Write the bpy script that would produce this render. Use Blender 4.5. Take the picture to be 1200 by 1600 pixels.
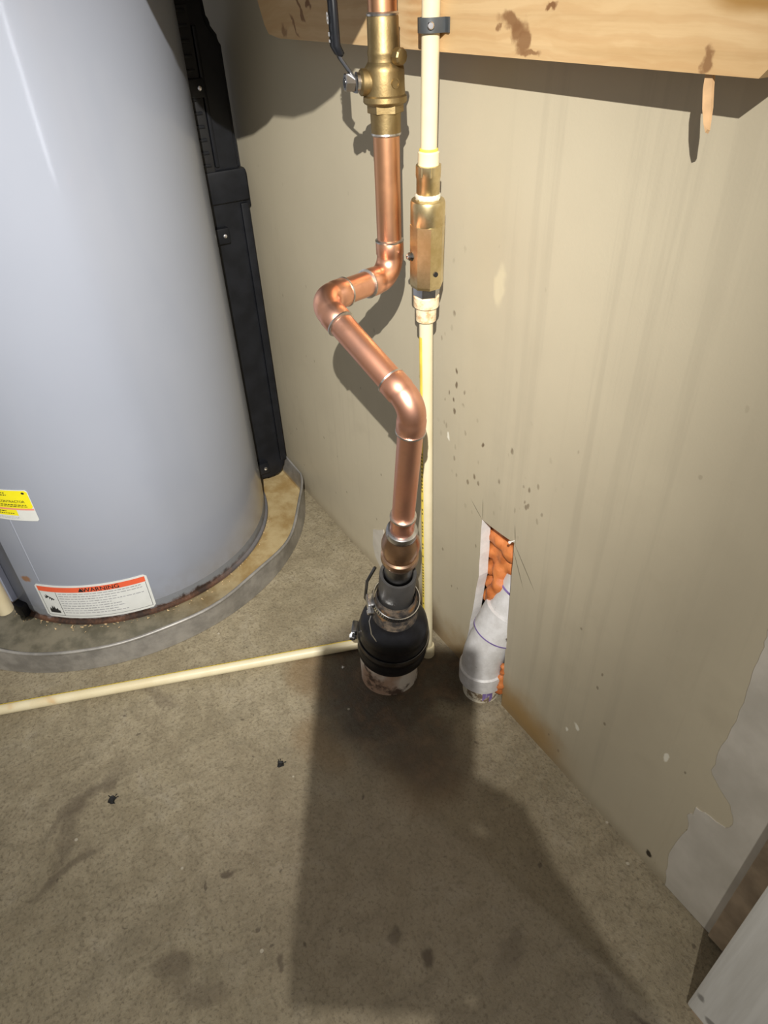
import bpy, bmesh, math, random
from mathutils import Vector, Matrix, noise as mnoise
from mathutils.geometry import tessellate_polygon
random.seed(7)
scn = bpy.context.scene
for o in list(bpy.data.objects): bpy.data.objects.remove(o)
COL = scn.collection
V = Vector

# ------------------------------------------------------------------ camera
R = Matrix(((0.523, -0.510, 0.683), (0.851, 0.347, -0.393), (-0.037, 0.787, 0.616)))
q = R.to_quaternion(); q.normalize(); R = q.to_matrix()
CAM = V((0, 0, 0.88)); F_PX = 1069.0
cd = bpy.data.cameras.new('camera'); cam = bpy.data.objects.new('camera', cd); COL.objects.link(cam)
cam.matrix_world = Matrix.Translation(CAM) @ R.to_4x4()
cd.sensor_fit = 'VERTICAL'; cd.sensor_height = 24; cd.sensor_width = 18; cd.lens = 24 * F_PX / 1600
cd.clip_start = 0.01; cd.clip_end = 50
scn.camera = cam

# ------------------------------------------------------------------ world + head lamp
w = bpy.data.worlds.new('world'); scn.world = w; w.use_nodes = True
w.node_tree.nodes['Background'].inputs[0].default_value = (1.0, 0.965, 0.92, 1)
w.node_tree.nodes['Background'].inputs[1].default_value = 0.29
LAMP = V((0.2, -0.15, 1.22))
def head_lamp(name, watts, deg, aim):     # the lamp's wide flood and its narrow hot spot
    ld = bpy.data.lights.new(name, 'SPOT'); ld.energy = watts; ld.color = (1.0, 0.968, 0.905)
    ld.shadow_soft_size = 0.0035; ld.spot_size = math.radians(deg); ld.spot_blend = 1.0
    lo = bpy.data.objects.new(name, ld); COL.objects.link(lo)
    lo.location = LAMP; lo.rotation_euler = (V(aim) - LAMP).to_track_quat('-Z', 'Y').to_euler()
head_lamp('head_lamp_flood', 26, 130, (-0.80, 0.30, 0.40))
head_lamp('head_lamp_spot', 104, 60, (-1.24, 0.40, 0.18))
gd_ = bpy.data.lights.new('tank_streak_light', 'AREA'); gd_.shape = 'RECTANGLE'; gd_.size = .04; gd_.size_y = 1.2; gd_.energy = 4.5; gd_.color = (.9, .92, 1.0)  # added strip light for the bright streak on the tank; its source is unseen
go_ = bpy.data.objects.new('tank_streak_light', gd_); COL.objects.link(go_); go_.location = (1.0, .615, .95)
go_.rotation_euler = (V((-.95, .12, .95)) - V((1.0, .615, .95))).to_track_quat('-Z', 'Y').to_euler()
vs = scn.view_settings
vs.view_transform = 'Standard'; vs.look = 'None'; vs.gamma = 1; vs.use_curve_mapping = False; vs.exposure = 0.0

# ------------------------------------------------------------------ material helpers
class NT:
    def __init__(s, name):
        s.m = bpy.data.materials.new(name); s.m.use_nodes = True
        s.t = s.m.node_tree; s.b = s.t.nodes['Principled BSDF']
        s.tc = s.t.nodes.new('ShaderNodeTexCoord'); s.co = s.tc.outputs['Object']
    def n(s, typ, **k):
        x = s.t.nodes.new(typ)
        for a, v in k.items(): setattr(x, a, v)
        return x
    def link(s, a, b): s.t.links.new(a, b)
    def put(s, sock, v):
        if isinstance(v, bpy.types.NodeSocket): s.link(v, sock)
        elif isinstance(v, (tuple, list)) and len(v) == 3 and sock.type == 'RGBA': sock.default_value = (*v, 1)
        else: sock.default_value = v
    def noise(s, scale, detail=4, rough=.55, co=None, stretch=None, dist=0.0):
        x = s.n('ShaderNodeTexNoise'); x.inputs['Scale'].default_value = scale
        x.inputs['Detail'].default_value = detail; x.inputs['Roughness'].default_value = rough
        x.inputs['Distortion'].default_value = dist
        c = co or s.co
        if stretch:
            mp = s.n('ShaderNodeMapping'); s.link(c, mp.inputs[0]); mp.inputs['Scale'].default_value = stretch; c = mp.outputs[0]
        s.link(c, x.inputs['Vector']); return x.outputs[0]
    def ramp(s, v, a, b, lo=0., hi=1.):
        x = s.n('ShaderNodeMapRange'); x.interpolation_type = 'SMOOTHSTEP'
        s.put(x.inputs[0], v)
        for i, k in zip((1, 2, 3, 4), (a, b, lo, hi)): x.inputs[i].default_value = k
        return x.outputs[0]
    def math(s, op, a, b=0.):
        x = s.n('ShaderNodeMath', operation=op); s.put(x.inputs[0], a); s.put(x.inputs[1], b); return x.outputs[0]
    def mix(s, f, a, b, mode='MIX'):
        x = s.n('ShaderNodeMix', data_type='RGBA', blend_type=mode)
        s.put(x.inputs[0], f); s.put(x.inputs[6], a); s.put(x.inputs[7], b); return x.outputs[2]
    def warp(s, scale, amt, co=None):
        x = s.n('ShaderNodeTexNoise'); x.inputs['Scale'].default_value = scale; x.inputs['Detail'].default_value = 5
        s.link(co or s.co, x.inputs['Vector'])
        a = s.n('ShaderNodeVectorMath', operation='SUBTRACT'); s.link(x.outputs['Color'], a.inputs[0]); a.inputs[1].default_value = (.5, .5, .5)
        b = s.n('ShaderNodeVectorMath', operation='SCALE'); s.link(a.outputs[0], b.inputs[0]); b.inputs['Scale'].default_value = amt
        c = s.n('ShaderNodeVectorMath', operation='ADD'); s.link(co or s.co, c.inputs[0]); s.link(b.outputs[0], c.inputs[1]); return c.outputs[0]
    def blob(s, co, c, r, soft=.35, rot=(0, 0, 0)):
        mp = s.n('ShaderNodeMapping', vector_type='TEXTURE'); s.link(co, mp.inputs[0])
        mp.inputs['Location'].default_value = c; mp.inputs['Rotation'].default_value = rot; mp.inputs['Scale'].default_value = r
        l = s.n('ShaderNodeVectorMath', operation='LENGTH'); s.link(mp.outputs[0], l.inputs[0])
        return s.ramp(l.outputs['Value'], 1 + soft, 1 - soft, 0, 1)
    def sep(s, co=None):
        x = s.n('ShaderNodeSeparateXYZ'); s.link(co or s.co, x.inputs[0]); return x.outputs
    def bump(s, h, st=.3, d=.002):
        x = s.n('ShaderNodeBump'); x.inputs['Strength'].default_value = st; x.inputs['Distance'].default_value = d
        s.link(h, x.inputs['Height']); s.link(x.outputs[0], s.b.inputs['Normal'])
    def out(s, col=None, rough=None, metal=None, coat=None, spec=None):
        if col is not None: s.put(s.b.inputs['Base Color'], col)
        if rough is not None: s.put(s.b.inputs['Roughness'], rough)
        if metal is not None: s.put(s.b.inputs['Metallic'], metal)
        if coat is not None: s.b.inputs['Coat Weight'].default_value = coat; s.b.inputs['Coat Roughness'].default_value = .12
        if spec is not None: s.b.inputs['Specular IOR Level'].default_value = spec
        return s.m
def simple(name, col, rough=.5, metal=0., var=.12, scale=60., bump=0., coat=None, spec=None):
    t = NT(name); nz = t.noise(scale, 4)
    c = t.mix(t.ramp(nz, .3, .7), tuple(x * (1 - var) for x in col), tuple(min(1, x * (1 + var)) for x in col))
    if bump: t.bump(nz, bump, .001)
    return t.out(c, rough, metal, coat, spec)

M = {}
# concrete floor
t = NT('concrete')
n1 = t.noise(5, 6, .6); n2 = t.noise(38, 6, .65); n3 = t.noise(230, 4, .6)
n4 = t.noise(13, 7, .68, dist=.8); n5 = t.noise(55, 6, .7, dist=1.0)
st = t.noise(26, 4, .6, stretch=(1.0, .16, 1), dist=.6)
c = t.mix(t.ramp(n1, .3, .7), (.29, .245, .158), (.365, .31, .21))
c = t.mix(t.ramp(n4, .42, .66, 0, .50), c, (.20, .162, .100))
c = t.mix(t.ramp(n4, .48, .30, 0, .35), c, (.37, .33, .26))
c = t.mix(t.ramp(n5, .50, .70, 0, .42), c, (.15, .12, .075))
c = t.mix(t.ramp(n5, .46, .30, 0, .2), c, (.42, .365, .26))
c = t.mix(t.ramp(n2, .42, .72, 0, .45), c, (.20, .17, .11))
c = t.mix(t.ramp(st, .52, .72, 0, .38), c, (.20, .17, .115))
c = t.mix(t.ramp(n3, .5, .68, 0, .6), c, (.12, .095, .06))
c = t.mix(t.ramp(t.noise(90, 5, .7), .5, .72, 0, .5), c, (.165, .135, .085))
c = t.mix(t.ramp(n3, .42, .28, 0, .3), c, (.46, .41, .31))
wc = t.warp(9, .09); wc2 = t.warp(30, .03, wc)
wet = t.blob(wc2, (-.60, .335, 0), (.125, .105, 1), .40)
wet2 = t.blob(wc2, (-.50, .325, 0), (.10, .075, 1), .5)
wet3 = t.blob(wc2, (-.565, .425, 0), (.07, .05, 1), .5)
c = t.mix(t.math('MULTIPLY', t.blob(wc, (-.33, .22, 0), (.24, .16, 1), .7, (0, 0, .5)), .40), c, (.19, .145, .095))
for p, r, k in (((-.44, .30, 0), (.05, .05, 1), .45), ((-.69, .235, 0), (.06, .035, 1), .6), ((-.555, .205, 0), (.05, .03, 1), .45)):
    c = t.mix(t.math('MULTIPLY', t.blob(wc2, p, r, .5), k), c, (.20, .125, .055))
wm = t.math('MAXIMUM', t.math('MAXIMUM', wet, t.math('MULTIPLY', wet2, .85)), wet3)
wm = t.math('MULTIPLY', wm, t.ramp(n2, .25, .62, .72, .97))
c = t.mix(wm, c, t.mix(t.ramp(n2, .40, .7), (.035, .025, .017), (.13, .085, .05)))
# footprints / scuffs on the dry floor, oily spots
for p, r, k, ro in (((-.66, -.115, 0), (.012, .06, 1), .5, .5), ((-.575, -.165, 0), (.008, .05, 1), .55, .25), ((-.62, -.145, 0), (.01, .05, 1), .4, .9),
                ((-.39, -.08, 0), (.022, .018, 1), .5, 0), ((-.235, .16, 0), (.010, .007, 1), .8, 0), ((-.665, -.075, 0), (.01, .01, 1), .55, 0),
                ((-.28, .145, 0), (.012, .006, 1), .6, .6), ((-.46, .02, 0), (.005, .005, 1), .8, 0), ((-.35, -.06, 0), (.03, .012, 1), .4, 1.2),
                ((-.33, .04, 0), (.006, .006, 1), .7, 0), ((-.21, .26, 0), (.012, .03, 1), .35, .3), ((-.77, .02, 0), (.03, .015, 1), .4, .3), ((-.066, .352, 0), (.022, .004, 1), .9, .5), ((-.10, .325, 0), (.03, .012, 1), .35, .4)):
    c = t.mix(t.math('MULTIPLY', t.blob(wc2, p, r, .5, (0, 0, ro)), k), c, (.085, .062, .04))
vo = t.n('ShaderNodeTexVoronoi'); vo.inputs['Scale'].default_value = 22; t.link(wc2, vo.inputs['Vector'])
c = t.mix(t.ramp(vo.outputs['Distance'], .085, .04, 0, .7), c, (.08, .06, .04))
vo2 = t.n('ShaderNodeTexVoronoi'); vo2.inputs['Scale'].default_value = 17; vo2.inputs['Randomness'].default_value = 1; t.link(t.co, vo2.inputs['Vector'])
c = t.mix(t.ramp(vo2.outputs['Distance'], .045, .03, 0, .6), c, (.55, .5, .4))
t.bump(t.math('ADD', t.math('ADD', n5, t.math('MULTIPLY', n2, .8)), t.math('ADD', t.math('MULTIPLY', n3, .35), t.math('MULTIPLY', st, .8))), .6, .004)
M['floor'] = t.out(c, t.ramp(wm, 0, 1, .72, .5))

# painted drywall
t = NT('wall_paint')
n1 = t.noise(3.5, 4); n3 = t.noise(420, 2, .5)
sx, sy, sz = t.sep()
c = t.mix(t.ramp(n1, .3, .7), (.46, .405, .295), (.52, .46, .335))
stk = t.noise(55, 4, .6, stretch=(1.0, 1, .03)); stk2 = t.noise(75, 3, .6, stretch=(1.0, 1, .05))
low = t.ramp(sz, .85, .15, 0, 1)
mid = t.math('MULTIPLY', t.ramp(sx, -.62, -.45), t.ramp(sx, -.18, -.34))
c = t.mix(t.math('MULTIPLY', t.math('MULTIPLY', t.ramp(stk, .5, .66), mid), .24), c, (.34, .30, .22))
c = t.mix(t.math('MULTIPLY', t.math('MULTIPLY', t.ramp(stk2, .55, .7), low), .15), c, (.36, .31, .22))
blot = t.noise(14, 5, .6)
c = t.mix(t.math('MULTIPLY', t.ramp(blot, .5, .75), t.math('MULTIPLY', low, .3)), c, (.36, .31, .22))
# rusty tide mark along the foot of the wall
tide = t.ramp(t.math('ADD', sz, t.math('MULTIPLY', t.math('SUBTRACT', blot, .5), .12)), .085, .0)
near = t.math('MULTIPLY', t.ramp(sx, -.76, -.68), t.ramp(sx, -.28, -.42))
c = t.mix(t.math('MULTIPLY', t.math('MULTIPLY', tide, near), .9), c, (.30, .185, .07))
c = t.mix(t.math('MULTIPLY', t.blob(t.warp(22, .05), (-.425, 0, .0), (.065, 9, .055), .6), .75), c, (.34, .20, .06))
tide2 = t.ramp(t.math('ADD', sz, t.math('MULTIPLY', t.math('SUBTRACT', blot, .5), .05)), .03, .0)
c = t.mix(t.math('MULTIPLY', tide2, .45), c, (.24, .19, .12))
wb = t.warp(40, .02)
c = t.mix(t.math('MULTIPLY', t.blob(wb, (-.685, 0, .015), (.05, 9, .05), .5), .8), c, (.12, .085, .05))
c = t.mix(t.math('MULTIPLY', t.blob(wb, (-.54, 0, .625), (.008, 9, .022), .4), .7), c, (.62, .55, .38))
c = t.mix(t.math('MULTIPLY', t.blob(wb, (-.19, 0, .022), (.0045, 9, .0075), .3), 1.), c, (.03, .022, .015))
for p, r in (((-.331, 0, .114), (.004, 9, .006)), ((-.21, 0, .2), (.004, 9, .008)), ((-.345, 0, .092), (.0025, 9, .004)), ((-.62, 0, .40), (.002, 9, .007))):
    c = t.mix(t.blob(wb, p, r, .3), c, (.78, .74, .62))
# splash specks
spk = t.n('ShaderNodeTexVoronoi'); spk.inputs['Scale'].default_value = 75
mp = t.n('ShaderNodeMapping'); mp.inputs['Scale'].default_value = (1, 0, .6); t.link(t.warp(60, .008), mp.inputs[0]); t.link(mp.outputs[0], spk.inputs['Vector'])
reg = t.math('MAXIMUM', t.blob(wb, (-.605, 0, .53), (.030, 9, .11), .7), t.math('MULTIPLY', t.blob(wb, (-.53, 0, .41), (.10, 9, .10), .8), .8))
c = t.mix(t.math('MULTIPLY', t.ramp(spk.outputs['Distance'], .24, .12), t.math('MULTIPLY', t.ramp(reg, .15, .9), t.ramp(t.noise(20, 2), .42, .6))), c, (.14, .10, .06))
spk2 = t.n('ShaderNodeTexVoronoi'); spk2.inputs['Scale'].default_value = 34; t.link(mp.outputs[0], spk2.inputs['Vector'])
c = t.mix(t.math('MULTIPLY', t.ramp(spk2.outputs['Distance'], .075, .04), t.math('MULTIPLY', low, .6)), c, (.15, .11, .07))
# fine scratches round the cut-out
for a, b in (((-.478, .318), (-.435, .272)), ((-.478, .306), (-.455, .262)), ((-.542, .313), (-.566, .330)), ((-.541, .313), (-.543, .345)), ((-.476, .318), (-.480, .345))):
    L = math.hypot(b[0] - a[0], b[1] - a[1]) / 2; an = math.atan2(b[1] - a[1], b[0] - a[0])
    c = t.mix(t.math('MULTIPLY', t.blob(t.co, ((a[0] + b[0]) / 2, 0, (a[1] + b[1]) / 2), (L, 9, .0007), .35, (0, -an, 0)), .75), c, (.10, .085, .06))
t.bump(t.math('ADD', t.math('MULTIPLY', n3, .4), n1), .12, .002)
M['wall'] = t.out(c, .48, spec=.4)

t = NT('joint_compound'); n1 = t.noise(18, 5); n2 = t.noise(40, 3, .5, stretch=(1, 1, .1))
c = t.mix(t.ramp(n1, .3, .7), (.46, .425, .36), (.57, .53, .46)); t.bump(t.math('ADD', n1, n2), .3, .003)
M['mud'] = t.out(c, .8)
M['gypsum'] = simple('gypsum', (.74, .72, .70), .9, var=.06, scale=90, bump=.4)
M['cavity'] = simple('cavity_board', (.16, .13, .10), .9)

# lumber of the header board
t = NT('lumber')
wp = t.warp(6, .05)
g = t.noise(10, 5, .6, co=wp, stretch=(.35, 3, 3.2), dist=1.2); g2 = t.noise(60, 4, .6, stretch=(.06, 1, 2.2))
wv = t.n('ShaderNodeTexWave', wave_type='BANDS', bands_direction='Z'); wv.inputs['Scale'].default_value = 26; wv.inputs['Distortion'].default_value = 7; wv.inputs['Detail'].default_value = 3; wv.inputs['Detail Scale'].default_value = .6
mp = t.n('ShaderNodeMapping'); mp.inputs['Scale'].default_value = (.18, 1, 1); t.link(wp, mp.inputs[0]); t.link(mp.outputs[0], wv.inputs['Vector'])
c = t.mix(t.ramp(g, .3, .72), (.60, .42, .22), (.51, .33, .155))
c = t.mix(t.ramp(wv.outputs['Fac'], .55, .95, 0, .32), c, (.48, .29, .13))
c = t.mix(t.ramp(g2, .5, .8, 0, .3), c, (.36, .22, .09))
wb = t.warp(55, .025)
for p, r, k, ro in (((-.498, 0, .8515), (.014, 9, .0055), .9, .15), ((-.491, 0, .845), (.009, 9, .007), .9, 0), ((-.484, 0, .8365), (.0065, 9, .007), .9, 0), ((-.474, 0, .8295), (.013, 9, .0022), .85, 0), ((-.512, 0, .846), (.002, 9, .003), .8, 0), ((-.457, 0, .857), (.004, 9, .002), 1, 0),
                ((-.868, 0, .853), (.016, 9, .0025), .9, .7), ((-.888, 0, .842), (.014, 9, .0025), .85, .9), ((-.845, 0, .861), (.006, 9, .004), 1, 0), ((-.915, 0, .833), (.006, 9, .006), .7, 0), ((-.315, 0, .835), (.0035, 9, .005), .85, 0)):
    c = t.mix(t.math('MULTIPLY', t.blob(wb, p, r, .35, (0, ro, 0)), k), c, (.20, .095, .035))
c = t.mix(t.math('MULTIPLY', t.blob(t.warp(12, .02), (-.275, 0, .872), (.05, 9, .017), .25), .8), c, (.30, .15, .025))
rg = t.n('ShaderNodeTexWave', wave_type='RINGS', rings_direction='Y'); rg.inputs['Scale'].default_value = 70; rg.inputs['Distortion'].default_value = 2
mp = t.n('ShaderNodeMapping'); mp.inputs['Location'].default_value = (.632, 0, -.851); mp.inputs['Scale'].default_value = (1.0, 0, .6); t.link(t.co, mp.inputs[0]); t.link(mp.outputs[0], rg.inputs['Vector'])
c = t.mix(t.math('MULTIPLY', t.math('MULTIPLY', rg.outputs['Fac'], t.blob(t.co, (-.632, 0, .851), (.016, 9, .022), .5)), .5), c, (.40, .21, .07))
t.bump(g2, .25, .001)
M['lumber'] = t.out(c, .62)
M['raw_stud'] = simple('raw_stud', (.40, .31, .215), .8, var=.25, scale=25)
t = NT('white_painted_wood'); gr = t.noise(50, 5, .6, stretch=(1.2, 1, .07)); big = t.noise(6, 4)
c = t.mix(t.ramp(gr, .35, .7), (.74, .73, .69), (.60, .585, .54)); wb = t.warp(60, .015)
c = t.mix(t.math('MULTIPLY', t.ramp(big, .55, .75), .35), c, (.42, .40, .35))
for p, r in (((-.036, 0, .026), (.006, 9, .005)), ((-.055, 0, .052), (.004, 9, .006)), ((-.02, 0, .034), (.004, 9, .002))):
    c = t.mix(t.math('MULTIPLY', t.blob(wb, p, r, .5), .75), c, (.16, .15, .14))
t.bump(gr, .3, .001); M['white_wood'] = t.out(c, .45)

# heater
t = NT('heater_enamel'); n1 = t.noise(4, 4); sx, sy, sz = t.sep()
c = t.mix(t.ramp(n1, .3, .7), (.315, .34, .405), (.33, .355, .42))
dirt = t.math('MULTIPLY', t.ramp(sz, .10, .0), t.ramp(t.noise(40, 5), .35, .7, .1, .55))
c = t.mix(dirt, c, (.24, .235, .225)); wb = t.warp(90, .012)
a = math.radians(-49.5); c = t.mix(t.blob(wb, (.272 * math.cos(a), .272 * math.sin(a), .098), (.010, .010, .006), .4), c, (.33, .17, .09))
a = math.radians(-56); c = t.mix(t.blob(wb, (.272 * math.cos(a), .272 * math.sin(a), .17), (.008, .008, .006), .4), c, (.16, .08, .04))
t.bump(t.noise(3, 3), .04, .004)
M['tank'] = t.out(c, .34, 0, .5, .6); t.b.inputs['Coat Roughness'].default_value = .11
t = NT('rusty_rim'); n1 = t.noise(45, 6, .65); sx, sy, sz = t.sep()
edge = t.math('ADD', sz, t.math('MULTIPLY', t.math('SUBTRACT', n1, .5), .03))
rm = t.ramp(edge, .018, .010)
an = t.math('ARCTAN2', sy, sx); rm = t.math('MULTIPLY', rm, t.ramp(an, .75, .2, .35, 1.))
c = t.mix(rm, (.20, .21, .225), t.mix(t.ramp(n1, .35, .7), (.030, .017, .012), (.125, .055, .028)))
t.bump(n1, .5, .003); M['rust'] = t.out(c, .8)
M['cover_strip'] = simple('cover_strip', (.42, .45, .56), .4, var=.03)
M['black_plastic'] = simple('black_plastic', (.010, .011, .014), .36, var=.25, scale=30, bump=.05, spec=.3)
M['black_slot'] = simple('black_slot', (.009, .009, .010), .6)
M['black_rubber'] = simple('black_rubber', (.008, .008, .010), .36, var=.3, scale=40, bump=.12, spec=.3)
M['grey_rubber'] = simple('grey_rubber', (.050, .048, .047), .42, var=.2, scale=40, bump=.1)
t = NT('dirty_rubber'); n1 = t.noise(55, 6, .65); c = t.mix(t.ramp(n1, .42, .62), (.03, .027, .026), (.15, .115, .085))
c = t.mix(t.ramp(t.noise(30, 3), .58, .7), c, (.24, .12, .04)); t.bump(n1, .6, .003); M['dirty_rubber'] = t.out(c, .6)
M['screw'] = simple('zinc_screw', (.75, .75, .77), .22, 1., var=.1)
t = NT('pan_galvanised'); n1 = t.noise(22, 6, .65); n2 = t.noise(6, 4); sx, sy, sz = t.sep()
c = t.mix(t.ramp(n1, .3, .72), (.22, .21, .195), (.40, .38, .35))
c = t.mix(t.ramp(n2, .55, .7, 0, .4), c, (.36, .35, .34))
rr_ = t.math('SQRT', t.math('ADD', t.math('MULTIPLY', sx, sx), t.math('MULTIPLY', sy, sy)))
flat = t.math('MULTIPLY', t.ramp(sz, .016, .007), t.ramp(rr_, .3855, .3825))
och = t.mix(t.ramp(n1, .3, .68), (.36, .235, .09), (.55, .43, .23)); grn = t.mix(t.ramp(n1, .35, .65), (.13, .12, .085), (.25, .225, .165))
an = t.math('ARCTAN2', sy, sx)
c = t.mix(flat, c, t.mix(t.ramp(t.math('ADD', an, t.math('MULTIPLY', t.math('SUBTRACT', n2, .5), .7)), -.1, .55), grn, och))
t.bump(n1, .25, .002); M['pan'] = t.out(c, .42, t.ramp(flat, 0, 1, .3, 0.))
M['pan_edge'] = simple('pan_edge', (.62, .62, .63), .22, .9, var=.2, scale=20)
# metals
t = NT('copper'); n1 = t.noise(16, 5, .6); n2 = t.noise(60, 4); sx, sy, sz = t.sep()
c = t.mix(t.ramp(n1, .3, .7), (.92, .51, .38), (.80, .40, .265))
c = t.mix(t.ramp(sz, .60, .70, 0, .85), c, (.72, .38, .20))
c = t.mix(t.ramp(n2, .55, .8, 0, .35), c, (.58, .28, .16))
t.bump(n2, .06, .001); M['copper'] = t.out(c, t.ramp(n1, .3, .7, .33, .44), 1.)
M['copper_new'] = simple('copper_bright', (.90, .44, .31), .26, 1., var=.1, scale=30)
M['solder'] = simple('solder', (.62, .60, .57), .35, 1., var=.25, scale=120, bump=.5)
t = NT('brass_cast'); n1 = t.noise(30, 5); c = t.mix(t.ramp(n1, .3, .72), (.38, .285, .14), (.25, .175, .078)); t.bump(t.noise(300, 3), .25, .0006); M['brass_cast'] = t.out(c, .5, 1.)
t = NT('brass_hex'); n1 = t.noise(26, 5, .65); c = t.mix(t.ramp(n1, .35, .65), (.80, .68, .42), (.58, .46, .24)); M['brass'] = t.out(c, .38, 1.)
t = NT('bronze'); n1 = t.noise(40, 4); c = t.mix(t.ramp(n1, .3, .7), (.60, .40, .28), (.46, .29, .19)); M['bronze'] = t.out(c, .30, 1.)
M['steel'] = simple('steel', (.55, .55, .56), .25, 1., var=.2, scale=80)
M['dark_steel'] = simple('dark_steel', (.20, .20, .205), .28, 1., var=.3, scale=60)
M['teflon'] = simple('thread_tape', (.66, .62, .50), .8, var=.12, scale=200, bump=.6)
# plastics
t = NT('cpvc'); n1 = t.noise(20, 4); c = t.mix(t.ramp(n1, .3, .7), (.72, .645, .45), (.66, .575, .375)); M['cpvc'] = t.out(c, .38)
t = NT('cpvc_printed'); n1 = t.noise(20, 4); c = t.mix(t.ramp(n1, .3, .7), (.74, .66, .45), (.67, .58, .37))
c = t.mix(t.ramp(t.noise(14, 3), .62, .72, 0, .6), c, (.60, .36, .14)); M['cpvc_dirty'] = t.out(c, .42)
M['cpvc_stripe'] = simple('cpvc_yellow_stripe', (.80, .60, .08), .45, var=.1)
M['cpvc_ink'] = simple('cpvc_ink', (.16, .12, .03), .6)
t = NT('cpvc_stained'); n1 = t.noise(70, 5, .7); c = t.mix(t.ramp(n1, .45, .65), (.78, .67, .46), (.55, .33, .16)); M['cpvc_stained'] = t.out(c, .6)
t = NT('pvc_dirty'); n1 = t.noise(30, 6, .65); n2 = t.noise(11, 4)
c = t.mix(t.ramp(n2, .42, .60), (.76, .70, .62), (.46, .30, .21)); c = t.mix(t.ramp(n1, .53, .64), c, (.11, .07, .05)); t.bump(n1, .2, .001); M['pvc_dirty'] = t.out(c, .5)
t = NT('pvc_white'); n1 = t.noise(60, 5, .65); c = t.mix(t.ramp(n1, .35, .6), (.70, .69, .69), (.60, .585, .575)); c = t.mix(t.ramp(t.noise(9, 5, .7), .52, .72, 0, .5), c, (.44, .40, .35)); c = t.mix(t.ramp(n1, .63, .70), c, (.16, .14, .12)); M['pvc'] = t.out(c, .42)
t = NT('pvc_stub'); n1 = t.noise(42, 5, .65); c = t.mix(t.ramp(n1, .52, .60), (.74, .68, .54), (.22, .16, .10)); M['pvc_stub'] = t.out(c, .55)
M['primer'] = simple('purple_primer', (.20, .14, .36), .5, var=.3)
t = NT('spray_foam'); n1 = t.noise(50, 4); c = t.mix(t.ramp(n1, .3, .72), (.66, .225, .065), (.46, .125, .03)); t.bump(t.noise(120, 4), .5, .002); M['foam'] = t.out(c, .55)
M['label_white'] = simple('label_white', (.72, .73, .70), .4, var=.03)
M['label_red'] = simple('label_red', (.80, .13, .055), .4, var=.03)
M['label_yellow'] = simple('label_yellow', (.90, .80, .02), .4, var=.03)
M['label_pink'] = simple('label_pink', (.85, .30, .22), .4, var=.03)
M['ink'] = simple('ink', (.02, .02, .02), .5)
M['ink_grey'] = simple('ink_grey', (.36, .36, .37), .5)
M['label_grey'] = simple('label_print', (.50, .50, .52), .5)
M['clip'] = simple('clip_plastic', (.050, .055, .058), .5, var=.15)
M['wood_splinter'] = simple('wood_splinter', (.66, .42, .22), .7, var=.15)
M['chip'] = simple('chip', (.008, .008, .008), .5, bump=.4)
M['skin'] = simple('skin', (.55, .33, .23), .5, var=.06)
M['sleeve'] = simple('sleeve', (.03, .035, .05), .9, var=.2)
M['phone'] = simple('phone_body', (.02, .02, .022), .3)
M['glass'] = simple('lens_glass', (.01, .01, .012), .08)
M['white_ink'] = simple('handle_print', (.62, .63, .64), .5)

# ------------------------------------------------------------------ mesh helpers
def obj(name, bm, mat, parent=None, smooth=None, loc=None):
    me = bpy.data.meshes.new(name); bmesh.ops.recalc_face_normals(bm, faces=bm.faces); bm.to_mesh(me); bm.free()
    o = bpy.data.objects.new(name, me); COL.objects.link(o); me.materials.append(M[mat] if isinstance(mat, str) else mat)
    if smooth is not None:
        for p in me.polygons: p.use_smooth = True
        me.set_sharp_from_angle(angle=math.radians(smooth))
    if parent: o.parent = parent
    if loc is not None: o.location = loc
    return o
def tag(o, label=None, cat=None, group=None, kind=None):
    for k, v in (('label', label), ('category', cat), ('group', group), ('kind', kind)):
        if v: o[k] = v
    return o
def thing(name, label, cat, loc=(0, 0, 0), group=None):
    o = bpy.data.objects.new(name, None); COL.objects.link(o); o.location = loc; o.empty_display_size = .02
    return tag(o, label, cat, group)
def frame(d):
    d = V(d).normalized(); u = d.cross(V((0, 0, 1)))
    if u.length < 1e-4: u = V((1, 0, 0))
    u.normalize(); return u, d.cross(u).normalized(), d
def ring(bm, c, u, v, r, n, ry=None):
    return [bm.verts.new(V(c) + u * (r * math.cos(2 * math.pi * i / n)) + v * ((ry or r) * math.sin(2 * math.pi * i / n))) for i in range(n)]
def bridge(bm, a, b):
    n = len(a)
    for i in range(n): bm.faces.new((a[i], a[(i + 1) % n], b[(i + 1) % n], b[i]))
def lathe(bm, p0, d, prof, n=32, cap=(True, True)):
    """prof: list of (distance along d, radius)"""
    u, v, d = frame(d); rs = [ring(bm, V(p0) + d * s, u, v, max(r, 1e-5), n) for s, r in prof]
    for a, b in zip(rs, rs[1:]): bridge(bm, a, b)
    if cap[0]: bm.faces.new(rs[0])
    if cap[1]: bm.faces.new(rs[-1])
    return bm
def tube(bm, pts, r, n=20, cap=True):
    """swept tube through pts, parallel transport; r number or list"""
    pts = [V(p) for p in pts]; rr = r if isinstance(r, (list, tuple)) else [r] * len(pts)
    T = []
    for i in range(len(pts)):
        a = pts[max(0, i - 1)]; b = pts[min(len(pts) - 1, i + 1)]; T.append((b - a).normalized())
    u, v, _ = frame(T[0]); rs = []
    for i, p in enumerate(pts):
        if i: qq = T[i - 1].rotation_difference(T[i]); u = qq @ u; v = qq @ v
        rs.append(ring(bm, p, u, v, rr[i], n))
    for a, b in zip(rs, rs[1:]): bridge(bm, a, b)
    if cap: bm.faces.new(rs[0]); bm.faces.new(rs[-1])
    return bm
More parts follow.
